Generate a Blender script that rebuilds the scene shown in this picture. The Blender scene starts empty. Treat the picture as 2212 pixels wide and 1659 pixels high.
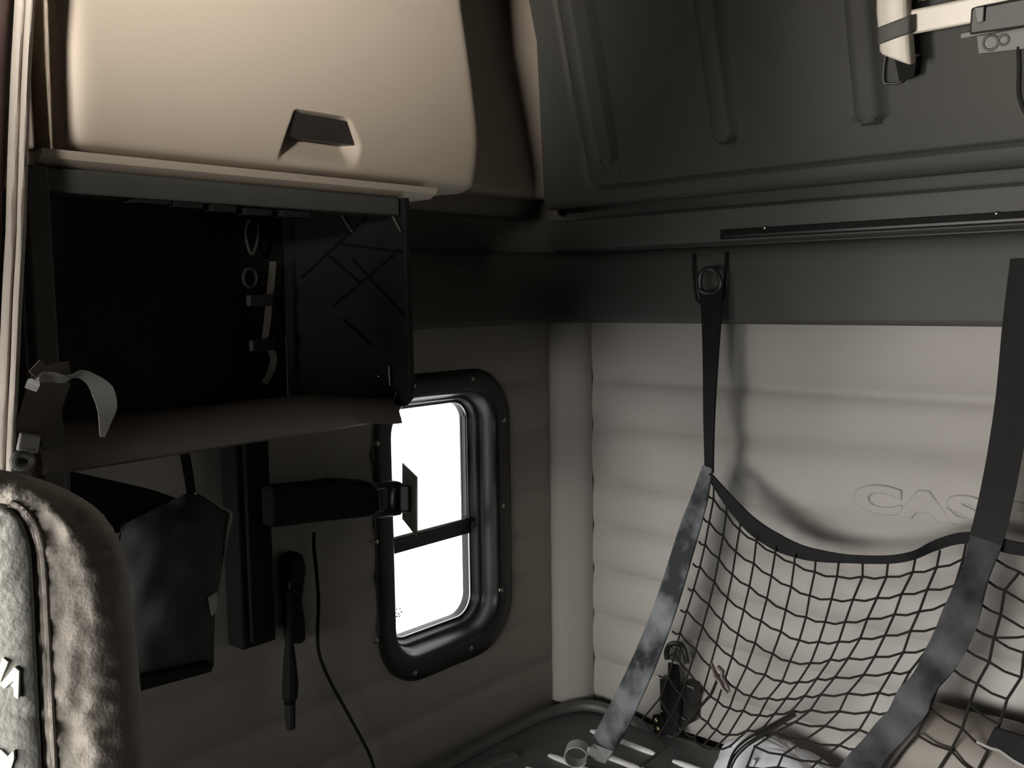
import bpy, bmesh, math, random
from mathutils import Vector, Matrix, noise
random.seed(7)
SC = bpy.context.scene
COL = SC.collection
R = math.radians

# ---------------------------------------------------------------- camera
W_, H_, F_ = 2212.0, 1659.0, 2053.0
v1 = Vector((-1200 - 1106, 670 - 829, F_)).normalized()
v2 = Vector((2950 - 1106, 610 - 829, F_))
v2 = (v2 - v1 * v1.dot(v2)).normalized()
AX, AY = -v1, v2
AZ = AX.cross(AY)
ROT = Matrix((AX, AY, AZ))                       # (right, down, forward) -> world
CAM = Vector((1.25083, -1.56967, 1.45))
cd = bpy.data.cameras.new('camera')
cam = bpy.data.objects.new('camera', cd); COL.objects.link(cam)
cd.sensor_fit = 'HORIZONTAL'; cd.sensor_width = 36.0; cd.lens = 36.0 * F_ / W_
cd.clip_start = 0.02
rx, dn, fw = ROT @ Vector((1, 0, 0)), ROT @ Vector((0, 1, 0)), ROT @ Vector((0, 0, 1))
m = Matrix((rx, -dn, -fw)).transposed().to_4x4(); m.translation = CAM
cam.matrix_world = m
SC.camera = cam

# ---------------------------------------------------------------- light, sky, exposure
SC.view_settings.view_transform = 'Standard'
SC.view_settings.look = 'None'
SC.view_settings.gamma = 1.0
SC.view_settings.exposure = 0.0
SC.view_settings.use_curve_mapping = False
wd = bpy.data.worlds.new('sky'); SC.world = wd; wd.use_nodes = True
bg = wd.node_tree.nodes['Background']
bg.inputs[0].default_value = (0.97, 1.0, 1.0, 1); bg.inputs[1].default_value = 3.0

def area(name, loc, aim, sx, sy, energy, color, spread=180):
    ld = bpy.data.lights.new(name, 'AREA'); ld.shape = 'RECTANGLE'
    ld.size, ld.size_y, ld.energy, ld.color, ld.spread = sx, sy, energy, color, R(spread)
    o = bpy.data.objects.new(name, ld); COL.objects.link(o)
    d = Vector(aim) - Vector(loc)
    q = d.to_track_quat('-Z', 'Y'); o.rotation_euler = q.to_euler(); o.location = loc
    return o
# daylight beams from windscreen and left door, then an added cabinet fill and window portal
area('windscreen_left_daylight', (0.45, -2.9, 1.05), (1.05, 0, 0.82), 1.3, 0.7, 3.6, (1.0, 0.955, 0.88), 54)
area('windscreen_low_daylight', (0.45, -2.9, 1.0), (0.6, 0, 0.85), 0.9, 0.5, 1.3, (1.0, 0.985, 0.96), 42)
area('windscreen_middle_daylight', (1.0, -2.9, 1.15), (0.66, -0.9, 1.12), 0.5, 0.5, 0.85, (1.0, 0.96, 0.90), 36)
area('left_door_daylight', (0.12, -2.5, 1.1), (1.0, 0, 0.70), 1.2, 0.8, 4.4, (0.98, 0.985, 1.0), 40)
area('left_door_upper_daylight', (0.12, -2.4, 1.25), (1.65, 0, 1.86), 0.5, 0.5, 7.2, (1.0, 0.935, 0.83), 46)
area('cabinet_fill_light', (1.5, -2.83, 1.72), (0.30, -1.08, 1.93), 0.25, 0.2, 2.2, (1.0, 0.93, 0.84), 22)  # unseen lamp added to brighten the cream cabinet door
pt = area('bunk_window_portal', (-0.075, -0.36, 1.03), (1, -0.36, 1.03), 0.36, 0.52, 1.0, (1, 1, 1))
pt.data.cycles.is_portal = True

# ---------------------------------------------------------------- helpers
def ray(px, py):
    return ROT @ Vector(((px - 1106) / F_, (py - 829.5) / F_, 1.0))
def P(px, py, ax, v):
    d = ray(px, py); return CAM + d * ((v - CAM[ax]) / d[ax])
def PL(px, py, p0, n):
    d = ray(px, py); n = Vector(n); return CAM + d * ((Vector(p0) - CAM).dot(n) / d.dot(n))
def D(px, py, depth):
    return CAM + ray(px, py) * depth

class MB:
    def __init__(s): s.v, s.f = [], []
    def add(s, vs, fs):
        b = len(s.v); s.v += [Vector(v) for v in vs]; s.f += [[b + i for i in f] for f in fs]; return s
    def box(s, lo, hi):
        a, b = Vector(lo), Vector(hi)
        vs = [(x, y, z) for x in (a.x, b.x) for y in (a.y, b.y) for z in (a.z, b.z)]
        return s.add(vs, [(0, 1, 3, 2), (4, 6, 7, 5), (0, 4, 5, 1), (2, 3, 7, 6), (0, 2, 6, 4), (1, 5, 7, 3)])
    def obox(s, c, ux, uy, uz):                      # oriented box, half vectors
        c, ux, uy, uz = map(Vector, (c, ux, uy, uz))
        vs = [c + ux * i + uy * j + uz * k for i in (-1, 1) for j in (-1, 1) for k in (-1, 1)]
        return s.add(vs, [(0, 1, 3, 2), (4, 6, 7, 5), (0, 4, 5, 1), (2, 3, 7, 6), (0, 2, 6, 4), (1, 5, 7, 3)])
    def tube(s, pts, r, n=8, closed=False, flat=1.0):
        pts = [Vector(p) for p in pts]; N = len(pts)
        rs = r if isinstance(r, (list, tuple)) else [r] * N
        up = Vector((0, 0, 1)); vs = []; prev = None
        for i, p in enumerate(pts):
            a = pts[(i - 1) % N] if (closed or i) else p
            b = pts[(i + 1) % N] if (closed or i < N - 1) else p
            t = (b - a).normalized() if (b - a).length > 1e-9 else Vector((0, 0, 1))
            if prev is None:
                x = t.cross(up) if abs(t.z) < .95 else t.cross(Vector((0, 1, 0)))
            else:
                x = prev - t * prev.dot(t)
            x.normalize(); prev = x; y = t.cross(x)
            vs += [p + x * (math.cos(k * 2 * math.pi / n) * rs[i]) + y * (math.sin(k * 2 * math.pi / n) * rs[i] * flat) for k in range(n)]
        fs = []
        M = N if closed else N - 1
        for i in range(M):
            j = (i + 1) % N
            for k in range(n):
                fs.append((i * n + k, i * n + (k + 1) % n, j * n + (k + 1) % n, j * n + k))
        if not closed:
            fs.append(list(range(n))[::-1]); fs.append([(N - 1) * n + k for k in range(n)])
        return s.add(vs, fs)
    def prism(s, poly, d):                           # polygon in 3-D extruded by vector d
        d = Vector(d); n = len(poly); vs = [Vector(p) for p in poly] + [Vector(p) + d for p in poly]
        fs = [list(range(n))[::-1], list(range(n, 2 * n))] + [(i, (i + 1) % n, n + (i + 1) % n, n + i) for i in range(n)]
        return s.add(vs, fs)
    def rings(s, rr, closed=True, cap0=False, cap1=False):
        n = len(rr[0]); vs = [p for r_ in rr for p in r_]; fs = []
        for i in range(len(rr) - 1):
            for k in range(n if closed else n - 1):
                fs.append((i * n + k, i * n + (k + 1) % n, (i + 1) * n + (k + 1) % n, (i + 1) * n + k))
        if cap0: fs.append(list(range(n))[::-1])
        if cap1: fs.append([(len(rr) - 1) * n + k for k in range(n)])
        return s.add(vs, fs)
    def grid(s, fn, us, vs_):
        nu, nv = len(us), len(vs_)
        return s.add([fn(u, v) for v in vs_ for u in us],
                     [(j * nu + i, j * nu + i + 1, (j + 1) * nu + i + 1, (j + 1) * nu + i) for j in range(nv - 1) for i in range(nu - 1)])
    def ribbon(s, pts, widths, side, th=.0015):      # strap: pts with half-width vectors
        pts = [Vector(p) for p in pts]; n = len(pts); rr = []
        for i, p in enumerate(pts):
            sd = Vector(side[i] if isinstance(side, list) else side).normalized()
            t = (pts[min(i + 1, n - 1)] - pts[max(i - 1, 0)]).normalized()
            sd = (sd - t * sd.dot(t)).normalized(); nn = t.cross(sd)
            w = (widths[i] if isinstance(widths, (list, tuple)) else widths) / 2
            rr.append([p - sd * w - nn * th, p + sd * w - nn * th, p + sd * w + nn * th, p - sd * w + nn * th])
        return s.rings(rr, True, True, True)
    def build(s, name, mat, parent=None, smooth=True, bevel=0, seg=2, subd=0, solid=0, angle=35):
        me = bpy.data.meshes.new(name); me.from_pydata([tuple(v) for v in s.v], [], s.f); me.update()
        bm = bmesh.new(); bm.from_mesh(me)
        bmesh.ops.recalc_face_normals(bm, faces=bm.faces); bm.to_mesh(me); bm.free()
        o = bpy.data.objects.new(name, me); COL.objects.link(o)
        me.materials.append(mat)
        if solid:
            md = o.modifiers.new('solid', 'SOLIDIFY'); md.thickness = solid; md.offset = 0
        if bevel:
            md = o.modifiers.new('bevel', 'BEVEL'); md.width = bevel; md.segments = seg; md.limit_method = 'ANGLE'; md.angle_limit = R(30)
        if subd:
            md = o.modifiers.new('sub', 'SUBSURF'); md.levels = subd; md.render_levels = subd
        if smooth:
            for p in me.polygons: p.use_smooth = True
            if not subd:
                me.set_sharp_from_angle(angle=R(angle))
        if parent:
            o.parent = parent; o.matrix_parent_inverse = parent.matrix_world.inverted()
        return o

def tag(o, label=None, cat=None, group=None, kind=None):
    if label: o['label'] = label
    if cat: o['category'] = cat
    if group: o['group'] = group
    if kind: o['kind'] = kind
    return o
def thing(name, label, cat, loc=(0, 0, 0), group=None):
    o = bpy.data.objects.new(name, None); COL.objects.link(o); o.location = loc
    o.empty_display_size = .02
    bpy.context.view_layer.update()
    return tag(o, label, cat, group)
def struct(o): o['kind'] = 'structure'; return o

def frange(a, b, n): return [a + (b - a) * i / (n - 1) for i in range(n)]
def lerp(a, b, t): return a + (b - a) * t
def sstep(a, b, x):
    t = max(0, min(1, (x - a) / (b - a))); return t * t * (3 - 2 * t)
def spline(pts, n=8):
    pts = [Vector(p) for p in pts]; out = []
    for i in range(len(pts) - 1):
        p0, p1, p2, p3 = pts[max(i - 1, 0)], pts[i], pts[i + 1], pts[min(i + 2, len(pts) - 1)]
        for k in range(n):
            t = k / n
            out.append(.5 * ((2 * p1) + (p2 - p0) * t + (2 * p0 - 5 * p1 + 4 * p2 - p3) * t * t + (3 * p1 - p0 - 3 * p2 + p3) * t ** 3))
    return out + [pts[-1]]

# ---------------------------------------------------------------- materials
def mat(name, col, rough=.6, metal=0, spec=.5, var=.0, vscale=30, bump=0, bscale=200, col2=None, sheen=0, trans=0, alpha=1, emit=None):
    mt = bpy.data.materials.new(name); mt.use_nodes = True; nt = mt.node_tree
    b = nt.nodes['Principled BSDF']
    b.inputs['Base Color'].default_value = (*col, 1); b.inputs['Roughness'].default_value = rough
    b.inputs['Metallic'].default_value = metal; b.inputs['Specular IOR Level'].default_value = spec
    if sheen: b.inputs['Sheen Weight'].default_value = sheen
    if trans: b.inputs['Transmission Weight'].default_value = trans
    b.inputs['Alpha'].default_value = alpha
    tc = nt.nodes.new('ShaderNodeTexCoord')
    if var or col2:
        nz = nt.nodes.new('ShaderNodeTexNoise'); nz.inputs['Scale'].default_value = vscale; nz.inputs['Detail'].default_value = 4
        nt.links.new(tc.outputs['Object'], nz.inputs['Vector'])
        cr = nt.nodes.new('ShaderNodeValToRGB')
        c2 = col2 or tuple(c * (1 - var) for c in col)
        cr.color_ramp.elements[0].color = (*c2, 1); cr.color_ramp.elements[1].color = (*col, 1)
        cr.color_ramp.elements[0].position = .38; cr.color_ramp.elements[1].position = .62
        nt.links.new(nz.outputs['Fac'], cr.inputs['Fac']); nt.links.new(cr.outputs['Color'], b.inputs['Base Color'])
    if bump:
        n2 = nt.nodes.new('ShaderNodeTexNoise'); n2.inputs['Scale'].default_value = bscale; n2.inputs['Detail'].default_value = 3
        nt.links.new(tc.outputs['Object'], n2.inputs['Vector'])
        bp = nt.nodes.new('ShaderNodeBump'); bp.inputs['Strength'].default_value = bump; bp.inputs['Distance'].default_value = .002
        nt.links.new(n2.outputs['Fac'], bp.inputs['Height']); nt.links.new(bp.outputs['Normal'], b.inputs['Normal'])
    return mt
M = dict(
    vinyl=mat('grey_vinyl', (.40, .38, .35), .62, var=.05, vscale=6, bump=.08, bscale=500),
    vinyl_side=mat('side_vinyl_dimmed', (.30, .28, .25), .65, var=.05, vscale=6, bump=.08, bscale=500),  # same upholstery as the rear, side wall's dimness put into the colour
    cream=mat('cream_plastic', (.56, .485, .40), .55, var=.03, vscale=4),
    shell=mat('shell_grey', (.10, .10, .095), .7, var=.05),
    valance=mat('charcoal_trim', (.076, .077, .071), .55, spec=.25, var=.06, vscale=8, bump=.05, bscale=600),
    bunk=mat('bunk_plastic', (.066, .066, .059), .6, spec=.25, var=.12, vscale=3, bump=.05, bscale=300),
    black=mat('black_plastic', (.016, .016, .016), .4, var=.1),
    matte=mat('matte_black', (.010, .010, .010), .75, spec=.15, var=.1),
    frame=mat('window_frame_black', (.014, .014, .014), .36, spec=.4, var=.05),
    screw=mat('screw_metal', (.35, .35, .33), .3, metal=1),
    brass=mat('brass', (.8, .66, .38), .25, metal=1),
    chrome=mat('bright_metal', (.8, .8, .78), .2, metal=1),
    niche=mat('niche_dark', (.022, .022, .022), .6, spec=.12, var=.1),
    post=mat('post_grey', (.085, .085, .08), .6, var=.08),
    tray=mat('tray_brown', (.17, .15, .135), .5, var=.1),
    strap=mat('webbing', (.010, .010, .0105), .6, spec=.2, bump=.25, bscale=900, var=.2, vscale=60),
    mottled_d=mat('dark_webbing', (.008, .009, .009), .5, spec=.2, col2=(.05, .052, .055), vscale=16, bump=.2, bscale=900),
    worn=mat('mottled_webbing', (.014, .016, .017), .45, spec=.3, col2=(.19, .20, .21), vscale=16, bump=.2, bscale=900),  # dark webbing with lighter grey noise patches
    cord=mat('net_cord', (.018, .016, .014), .8, spec=.15, var=.2),
    deck=mat('deck_black', (.10, .105, .10), .5, var=.12, vscale=10, bump=.1, bscale=300),
    slat=mat('slat_highlight', (.85, .85, .83), .35, var=.08),  # pale colour stands in for bright highlights on the deck's raised ribs
    seat=mat('seat_plush', (.30, .27, .235), .9, var=.18, vscale=9, bump=.35, bscale=420, sheen=.4),
    seatf=mat('seat_face', (.25, .25, .225), .85, var=.2, vscale=14, bump=.35, bscale=300),
    stitch=mat('white_stitch', (.62, .61, .56), .7, var=.1),
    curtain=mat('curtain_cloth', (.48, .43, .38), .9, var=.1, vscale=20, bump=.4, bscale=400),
    curtain_shade=mat('curtain_shade_tone', (.06, .035, .03), .9, var=.2),  # same curtain, with the shade of its inner folds put into the colour
    belt=mat('belt_web', (.42, .42, .40), .6, var=.15, vscale=25),
    belt_d=mat('belt_brown', (.10, .085, .07), .7, var=.2),
    bag=mat('bag_cloth', (.038, .042, .042), .8, var=.25, vscale=12, bump=.3, bscale=120),
    pale_tone=mat('pale_grey_tone', (.28, .27, .25), .6, var=.1),
    plate=mat('plate_reflection_tint', (.10, .11, .09), .35, metal=.5, var=.1),  # green tint of an outdoor reflection put into the base colour
    white=mat('white_film', (.62, .62, .65), .5, spec=.3, var=.05),
    bundle=mat('taupe_wrap', (.20, .175, .15), .55, spec=.3, var=.25, vscale=7, bump=.3, bscale=40),
    railw=mat('cream_paint', (.74, .68, .60), .4, var=.04),
    brown=mat('brown_board', (.12, .085, .065), .6, var=.25, vscale=10),
    box=mat('box_dark', (.03, .027, .025), .5, var=.15),
    buckle=mat('worn_grey_plastic', (.24, .245, .24), .4, var=.2),
    grey=mat('grey_bracket', (.14, .14, .13), .5, var=.1),
    clip=mat('clip_brown', (.13, .10, .09), .3, var=.2),
)
gm = bpy.data.materials.new('window_glass'); gm.use_nodes = True; nt = gm.node_tree; nt.nodes.clear()
out = nt.nodes.new('ShaderNodeOutputMaterial'); mx = nt.nodes.new('ShaderNodeMixShader')
tr = nt.nodes.new('ShaderNodeBsdfTransparent'); gl = nt.nodes.new('ShaderNodeBsdfGlossy'); gl.inputs['Roughness'].default_value = .02
mx.inputs[0].default_value = .06
nt.links.new(tr.outputs[0], mx.inputs[1]); nt.links.new(gl.outputs[0], mx.inputs[2]); nt.links.new(mx.outputs[0], out.inputs[0])
M['glass'] = gm

# ---------------------------------------------------------------- the shell
ZT, ZB = 1.396, .585
SEAMS = [.585, .68, .778, .876, .967, 1.062, 1.18, 1.277, 1.42]
def bulge(z, amp=.0125):
    for a, b in zip(SEAMS[:-1], SEAMS[1:]):
        if a <= z <= b:
            t = (z - a) / (b - a); return amp * (1 - abs(2 * t - 1) ** 3.2)
    return 0
zs = []
for a, b in zip(SEAMS[:-1], SEAMS[1:]): zs += [a + (b - a) * k / 12 for k in range(12)]
zs.append(SEAMS[-1])

def rear_pt(x, z):
    return (x, -bulge(z) * (1 - .5 * math.exp(-((x - .07) / .03) ** 2)) - .002 * noise.noise(Vector((x * 6, z * 9, 1))), z)
mb = MB().grid(rear_pt, frange(0.0, 2.2, 90), zs)
mb.box((0, .03, 0), (2.2, .05, 2.4))
struct(mb.build('wall_rear', M['vinyl'], smooth=True, angle=60))

# raised lettering pressed into the rear upholstery
def text_mesh(body, name, size, ext, material, parent, mtx, xs=1.0):
    cu = bpy.data.curves.new(name, 'FONT'); cu.body = body; cu.size = size; cu.extrude = ext; cu.bevel_depth = .0028; cu.bevel_resolution = 3
    cu.space_character = 1.05; cu.offset = size * .03
    to = bpy.data.objects.new(name + '_tmp', cu); COL.objects.link(to)
    bpy.context.view_layer.update()
    me = bpy.data.meshes.new_from_object(to.evaluated_get(bpy.context.evaluated_depsgraph_get()))
    bpy.data.objects.remove(to); bpy.data.curves.remove(cu)
    me.transform(mtx @ Matrix.Diagonal((xs, 1, 1, 1)))
    me.materials.clear(); me.materials.append(material)
    o = bpy.data.objects.new(name, me); COL.objects.link(o)
    if parent:
        o.parent = parent; o.matrix_parent_inverse = parent.matrix_world.inverted()
    return o
pA, pB = P(1848, 1098, 1, -.011), P(1848, 1034, 1, -.011)
mt_ = Matrix.Translation(pA) @ Matrix.Rotation(R(90), 4, 'X')
wr = bpy.data.objects['wall_rear']
tx = text_mesh('CASCADIA', 'embossed_lettering', .060, .0002, M['vinyl'], wr, mt_, 1.75)
for v in tx.data.vertices:                          # the letters follow the curve of the pad
    v.co.y = (v.co.y - pA.y) - bulge(v.co.z) - .0012

# side wall, with the opening for the bunk window
WY0, WY1, WZ0, WZ1 = -.500, -.222, .795, 1.275
ys = sorted(set([round(v, 4) for v in frange(-3.0, WY0, 40) + frange(WY0, WY1, 10) + frange(WY1, 0.03, 10)]))
zz = sorted(set([round(z, 4) for z in zs] + [WZ0, WZ1]))
mb = MB()
nu = len(ys)
vs = [(bulge(z, .005) * (1 if y > -.95 else 0), y, z) for z in zz for y in ys]
fs = []
for j in range(len(zz) - 1):
    for i in range(nu - 1):
        yc, zc = (ys[i] + ys[i + 1]) / 2, (zz[j] + zz[j + 1]) / 2
        if WY0 < yc < WY1 and WZ0 < zc < WZ1: continue
        fs.append((j * nu + i, j * nu + i + 1, (j + 1) * nu + i + 1, (j + 1) * nu + i))
mb.add(vs, fs)
# outer skin with the same opening, and the upper and lower wall
for lo, hi in (((-.08, -3.0, 0), (-.06, .05, WZ0)), ((-.08, -3.0, WZ1), (-.06, .05, 2.4)), ((-.08, -3.0, WZ0), (-.06, WY0, WZ1)), ((-.08, WY1, WZ0), (-.06, .05, WZ1)),
               ((-.06, -3.0, 1.42), (0, .03, 2.4)), ((-.06, -3.0, 0), (0, .03, .585))):
    mb.box(lo, hi)
# jamb of the opening
jam = [(WY0, WZ0), (WY1, WZ0), (WY1, WZ1), (WY0, WZ1)]
mb.rings([[(-.07, a, b) for a, b in jam], [(.004, a, b) for a, b in jam]])
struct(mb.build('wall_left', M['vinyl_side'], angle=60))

struct(MB().box((-.06, -3.02, -.04), (2.26, .05, 0)).build('floor', M['shell'], smooth=False))
struct(MB().box((-.06, -3.02, 2.4), (2.26, .05, 2.44)).build('ceiling', M['shell'], smooth=False))
struct(MB().box((2.2, -3.02, 0), (2.26, .05, 2.4)).build('wall_right', M['shell'], smooth=False))
struct(MB().box((-.06, -3.06, 0), (2.26, -3.0, 2.4)).build('wall_front', M['shell'], smooth=False))

# padded corner pillar
cl, cr_ = (.004, -.062), (.072, -.006)
mb = MB()
prof = []
for k in range(17):
    t = k / 16
    x, y = lerp(cl[0], cr_[0], t), lerp(cl[1], cr_[1], t)
    nrm = Vector((cr_[1] - cl[1], -(cr_[0] - cl[0]))).normalized()
    bgl = .016 * (1 - abs(2 * t - 1) ** 3)
    prof.append((x + nrm.x * bgl, y + nrm.y * bgl))
prof += [(.03, .02), (-.02, -.02)]
mb.rings([[(x, y, z) for x, y in prof] for z in frange(.59, 1.405, 30)], True, True, True)
struct(mb.build('trim_1', M['vinyl'], angle=60))

# dark valance wrapping the corner above the upholstery
yr_v = P(882, 660, 0, .30).y + .012
path = [(.03, y) for y in frange(yr_v, -.19, 8)]
cx, cy, rr_ = .17, -.19, .14
path += [(cx - rr_ * math.cos(a), cy + rr_ * math.sin(a)) for a in [R(90) * k / 14 for k in range(1, 15)]]
path += [(x, -.05) for x in frange(.25, 2.19, 12)]
vp = [(.0, 1.41, .045), (.0, 1.396, .03), (.0, 1.393, .004), (.0, 1.396, 0), (0, 1.405, -.001), (0, 1.44, -.002), (0, 1.50, 0), (0, 1.512, .002), (0, 1.522, .006), (0, 1.529, .014), (0, 1.533, .026), (0, 1.6, .026)]
rr = []
for _, z, ofs in vp:
    ring = []
    for i, (x, y) in enumerate(path):
        a, b = path[max(i - 1, 0)], path[min(i + 1, len(path) - 1)]
        t = Vector((b[0] - a[0], b[1] - a[1])).normalized(); n_ = Vector((t.y, -t.x))   # into the room
        ring.append((x - n_.x * ofs, y - n_.y * ofs, z))
    rr.append(ring)
struct(MB().rings(rr, False).build('trim_2', M['valance'], angle=50))

# header rail carrying the light strip; added dark backing fills the shaded gap above
hp = [(-.03, 1.535), (-.085, 1.533), (-.098, 1.537), (-.102, 1.545), (-.102, 1.590), (-.098, 1.594), (-.052, 1.595), (-.050, 1.67), (-.03, 1.67)]
struct(MB().rings([[(x, y, z) for y, z in hp] for x in frange(.045, 2.18, 10)], True, True, True).build('trim_3', M['valance'], angle=30))

# ---------------------------------------------------------------- bunk window
win = struct(bpy.data.objects.new('window_1', None)); COL.objects.link(win)
win.location = (0, -.362, .755); bpy.context.view_layer.update()
WC = (-.3625, 1.034); WW, WH = .349, .558
def rrect(d, x, r, sh=(0, 0), n=10):
    hw, hh = WW / 2 - d, WH / 2 - d; r = max(r, .004); o = []
    for (sy, sz, a0) in ((1, 1, 0), (-1, 1, 90), (-1, -1, 180), (1, -1, 270)):
        for k in range(n + 1):
            a = R(a0 + 90 * k / n)
            o.append((x, WC[0] + sh[0] + sy * (hw - r) + r * math.cos(a), WC[1] + sh[1] + sz * (hh - r) + r * math.sin(a)))
    return o
outer = [(0, .000, .105), (0, .006, .105), (.003, .0095, .102), (.020, .0105, .088), (.034, .0105, .075), (.038, .0095, .071), (.042, .006, .067), (.0455, -.001, .064), (.048, -.012, .061), (.050, -.022, .058), (.0535, -.027, .054)]
MB().rings([rrect(*o) for o in outer]).build('window_frame', M['frame'], win, angle=50)
inner = [(.0525, -.026, .055), (.057, -.029, .05), (.0595, -.034, .047), (.061, -.042, .045), (.064, -.045, .042), (.0665, -.050, .04), (.067, -.066, .04)]
MB().rings([rrect(*o) for o in inner]).build('inner_frame', M['frame'], win, angle=50)
# bright channel around the glass
ch = [(.0645, -.0455, .042), (.066, -.0445, .040), (.0672, -.0455, .039), (.0672, -.0485, .039)]
MB().rings([rrect(*o) for o in ch]).build('glass_channel', M['screw'], win, angle=50)
gy0, gy1 = WC[0] - WW / 2 + .067, WC[0] + WW / 2 - .067
gz0, gz1 = WC[1] - WH / 2 + .067, WC[1] + WH / 2 - .067
rz = (P(1000, 1155, 0, -.045).z, P(1000, 1122, 0, -.045).z)
g = MB().prism(rrect(.0668, -.064, .039), (.002, 0, 0)).build('glass_pane', M['glass'], win, smooth=False)
mb = MB().box((-.061, gy0 - .002, rz[0]), (-.042, gy1 + .002, rz[1] - .006)).box((-.061, gy0 - .002, rz[1] - .008), (-.036, gy1 + .002, rz[1]))
mr = mb.build('meeting_rail', M['frame'], win, bevel=.002)
sm = MB().box((-.058, gy0, rz[1] + .0005), (-.040, gy1, rz[1] + .0025)).build('sill_strip', M['screw'], win, smooth=False)
# side tracks in the upper sash
for k, (dx, dy) in enumerate(((-.050, .0905), (-.057, .0895))):
    MB().box((dx, gy1 - .005 - k * .005, rz[1] + .003), (dx + .003, gy1 - .002 - k * .005, gz1 - .03)).build('sash_track', M['grey'], win, smooth=False)
def screw_bm(c, nrm, r=.0042):
    nrm = Vector(nrm); a = nrm.orthogonal().normalized(); b = nrm.cross(a); c = Vector(c); rr = []
    for rad, h in ((1, 0), (1, .25), (.8, .5), (.45, .68), (.1, .74)):
        rr.append([c + (a * math.cos(t) + b * math.sin(t)) * (r * rad) + nrm * (r * h) for t in [2 * math.pi * k / 12 for k in range(12)]])
    return MB().rings(rr, True, True, True)
for px, py in ((1020, 817), (1087, 907), (1085, 1092), (1082, 1275), (1016, 1401), (895, 1455), (893, 832), (814, 957), (812, 1170), (812, 1384)):
    screw_bm(P(px, py, 0, .0098), (1, 0, 0), .0055).build('screw', M['screw'], win)
mb = MB()
for px, py, w in ((857, 1316, .0015), (864, 1315, .0015), (855, 1324, .002), (861, 1326, .002), (867, 1322, .002), (856, 1332, .004), (863, 1331, .002)):
    q = P(px, py, 0, -.061); mb.box(q - Vector((.0003, w, .0012)), q + Vector((.0003, w, .0012)))
mb.build('glass_mark', M['grey'], win, smooth=False)

# ---------------------------------------------------------------- overhead cabinet
cab = thing('overhead_cabinet', 'cream overhead cabinet with bulging lift-up door and recessed handle', 'cabinet', (.15, -.85, 1.6))
YL, YRT = -1.147, -.566
pts = [(1003, -60), (1007, 0), (1021, 100), (1034, 200), (1043, 290), (1041, 345), (1036, 385), (1030, 402), (1018, 411)]
cp = spline([(P(a, b, 1, YRT).x, P(a, b, 1, YRT).z, 0) for a, b in pts], 10)
# extend upward with the same lean
up0 = cp[0]; up1 = cp[3]
dx = (up0.x - up1.x) / (up0.y - up1.y)
top = [Vector((up0.x + dx * (2.36 - up0.y) * (1 - k / 12) * .9, lerp(2.36, up0.y, k / 12), 0)) for k in range(12)]
cp = top + cp
zb_door = cp[-1].y
hl = [P(a, b, 0, .29) for a, b in ((622, 240), (743, 262), (770, 316), (768, 378), (588, 360))]
hz_top, hz_bot = (hl[0].z + hl[1].z) / 2, (hl[3].z + hl[4].z) / 2 + .004
def hside(z, a, b): return lerp(a.y, b.y, (z - a.z) / (b.z - a.z))
def handle_depth(y, z):
    if not (hz_bot - .004 < z < hz_top + .004): return 0
    l = hside(z, hl[0], hl[4]); zz1 = hl[2].z
    r = hside(z, hl[1], hl[2]) if z > zz1 else hside(z, hl[2], hl[3])
    e = .004
    wl, wr_ = sstep(l - e * .3, l + e * 2.2, y), 1 - sstep(r - e * 4.5, r + e * .3, y)
    t = (z - hz_bot) / (hz_top - hz_bot)
    prof_ = .030 * sstep(-.05, .72, t)
    te = 1 - sstep(hz_top - .003, hz_top + .001, z)
    return prof_ * wl * wr_ * te
EDGE = .022
def door_pt(y, s):
    i = min(int(s), len(cp) - 2); f = s - i; q = cp[i].lerp(cp[i + 1], f)
    e = 0
    for d in (y - YL, YRT - y):
        if d < EDGE: e = max(e, EDGE - math.sqrt(max(0, EDGE ** 2 - (EDGE - d) ** 2)))
    return (q.x - e * .8 - handle_depth(y, q.y), y, q.y)
ysd = [YL + EDGE * (1 - math.cos(R(90) * k / 6)) for k in range(6)] + frange(YL + EDGE, hl[4].y - .01, 26)
ysd += frange(hl[4].y - .0085, hl[3].y + .012, 120) + frange(hl[3].y + .016, YRT - EDGE, 26) + [YRT - EDGE * (1 - math.cos(R(90) * k / 6)) for k in range(5, -1, -1)]
ss = []
for i in range(len(cp) - 1):
    n = max(1, int(abs(cp[i + 1].y - cp[i].y) / .0016)) if cp[i].y > hz_bot - .01 and cp[i + 1].y < hz_top + .01 else 1
    ss += [i + k / n for k in range(n)]
ss.append(len(cp) - 1)
mb = MB().grid(door_pt, ysd, ss)
# return edges of the door: sides and underside going back to the body
xb = .19
L_ = [door_pt(YL, s) for s in ss]; R_ = [door_pt(YRT, s) for s in ss]
mb.rings([L_, [(xb - .05, YL + .006, p[2]) for p in L_]], False)
mb.rings([R_, [(.07, YRT - .004, p[2]) for p in R_]], False)
B_ = [door_pt(y, len(cp) - 1) for y in ysd]
mb.rings([B_, [(p[0] - .012, p[1], p[2] - .003) for p in B_], [(.07, p[1], p[2] + .002) for p in B_]], False)
door = mb.build('door', M['cream'], cab, angle=50)
# black plate added to darken the hollow of the handle recess
def door_x(z):
    for a, b in zip(cp[:-1], cp[1:]):
        if b.y <= z <= a.y: return lerp(a.x, b.x, (a.y - z) / (a.y - b.y))
    return .29
lt = []
for a, b in ((631, 243), (744, 262), (764, 315), (606, 294)):
    q = P(a, b, 0, .29); lt.append(P(a, b, 0, door_x(q.z) - (.0065 if b < 270 else .011)))
ltm = MB().prism([q + Vector((.004, 0, 0)) for q in lt], (-.012, 0, 0)).build('recess_dark_plate', M['box'], door, smooth=False, bevel=.001)
tag(ltm, 'black plate standing in for the dark hollow of the handle recess')
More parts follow.
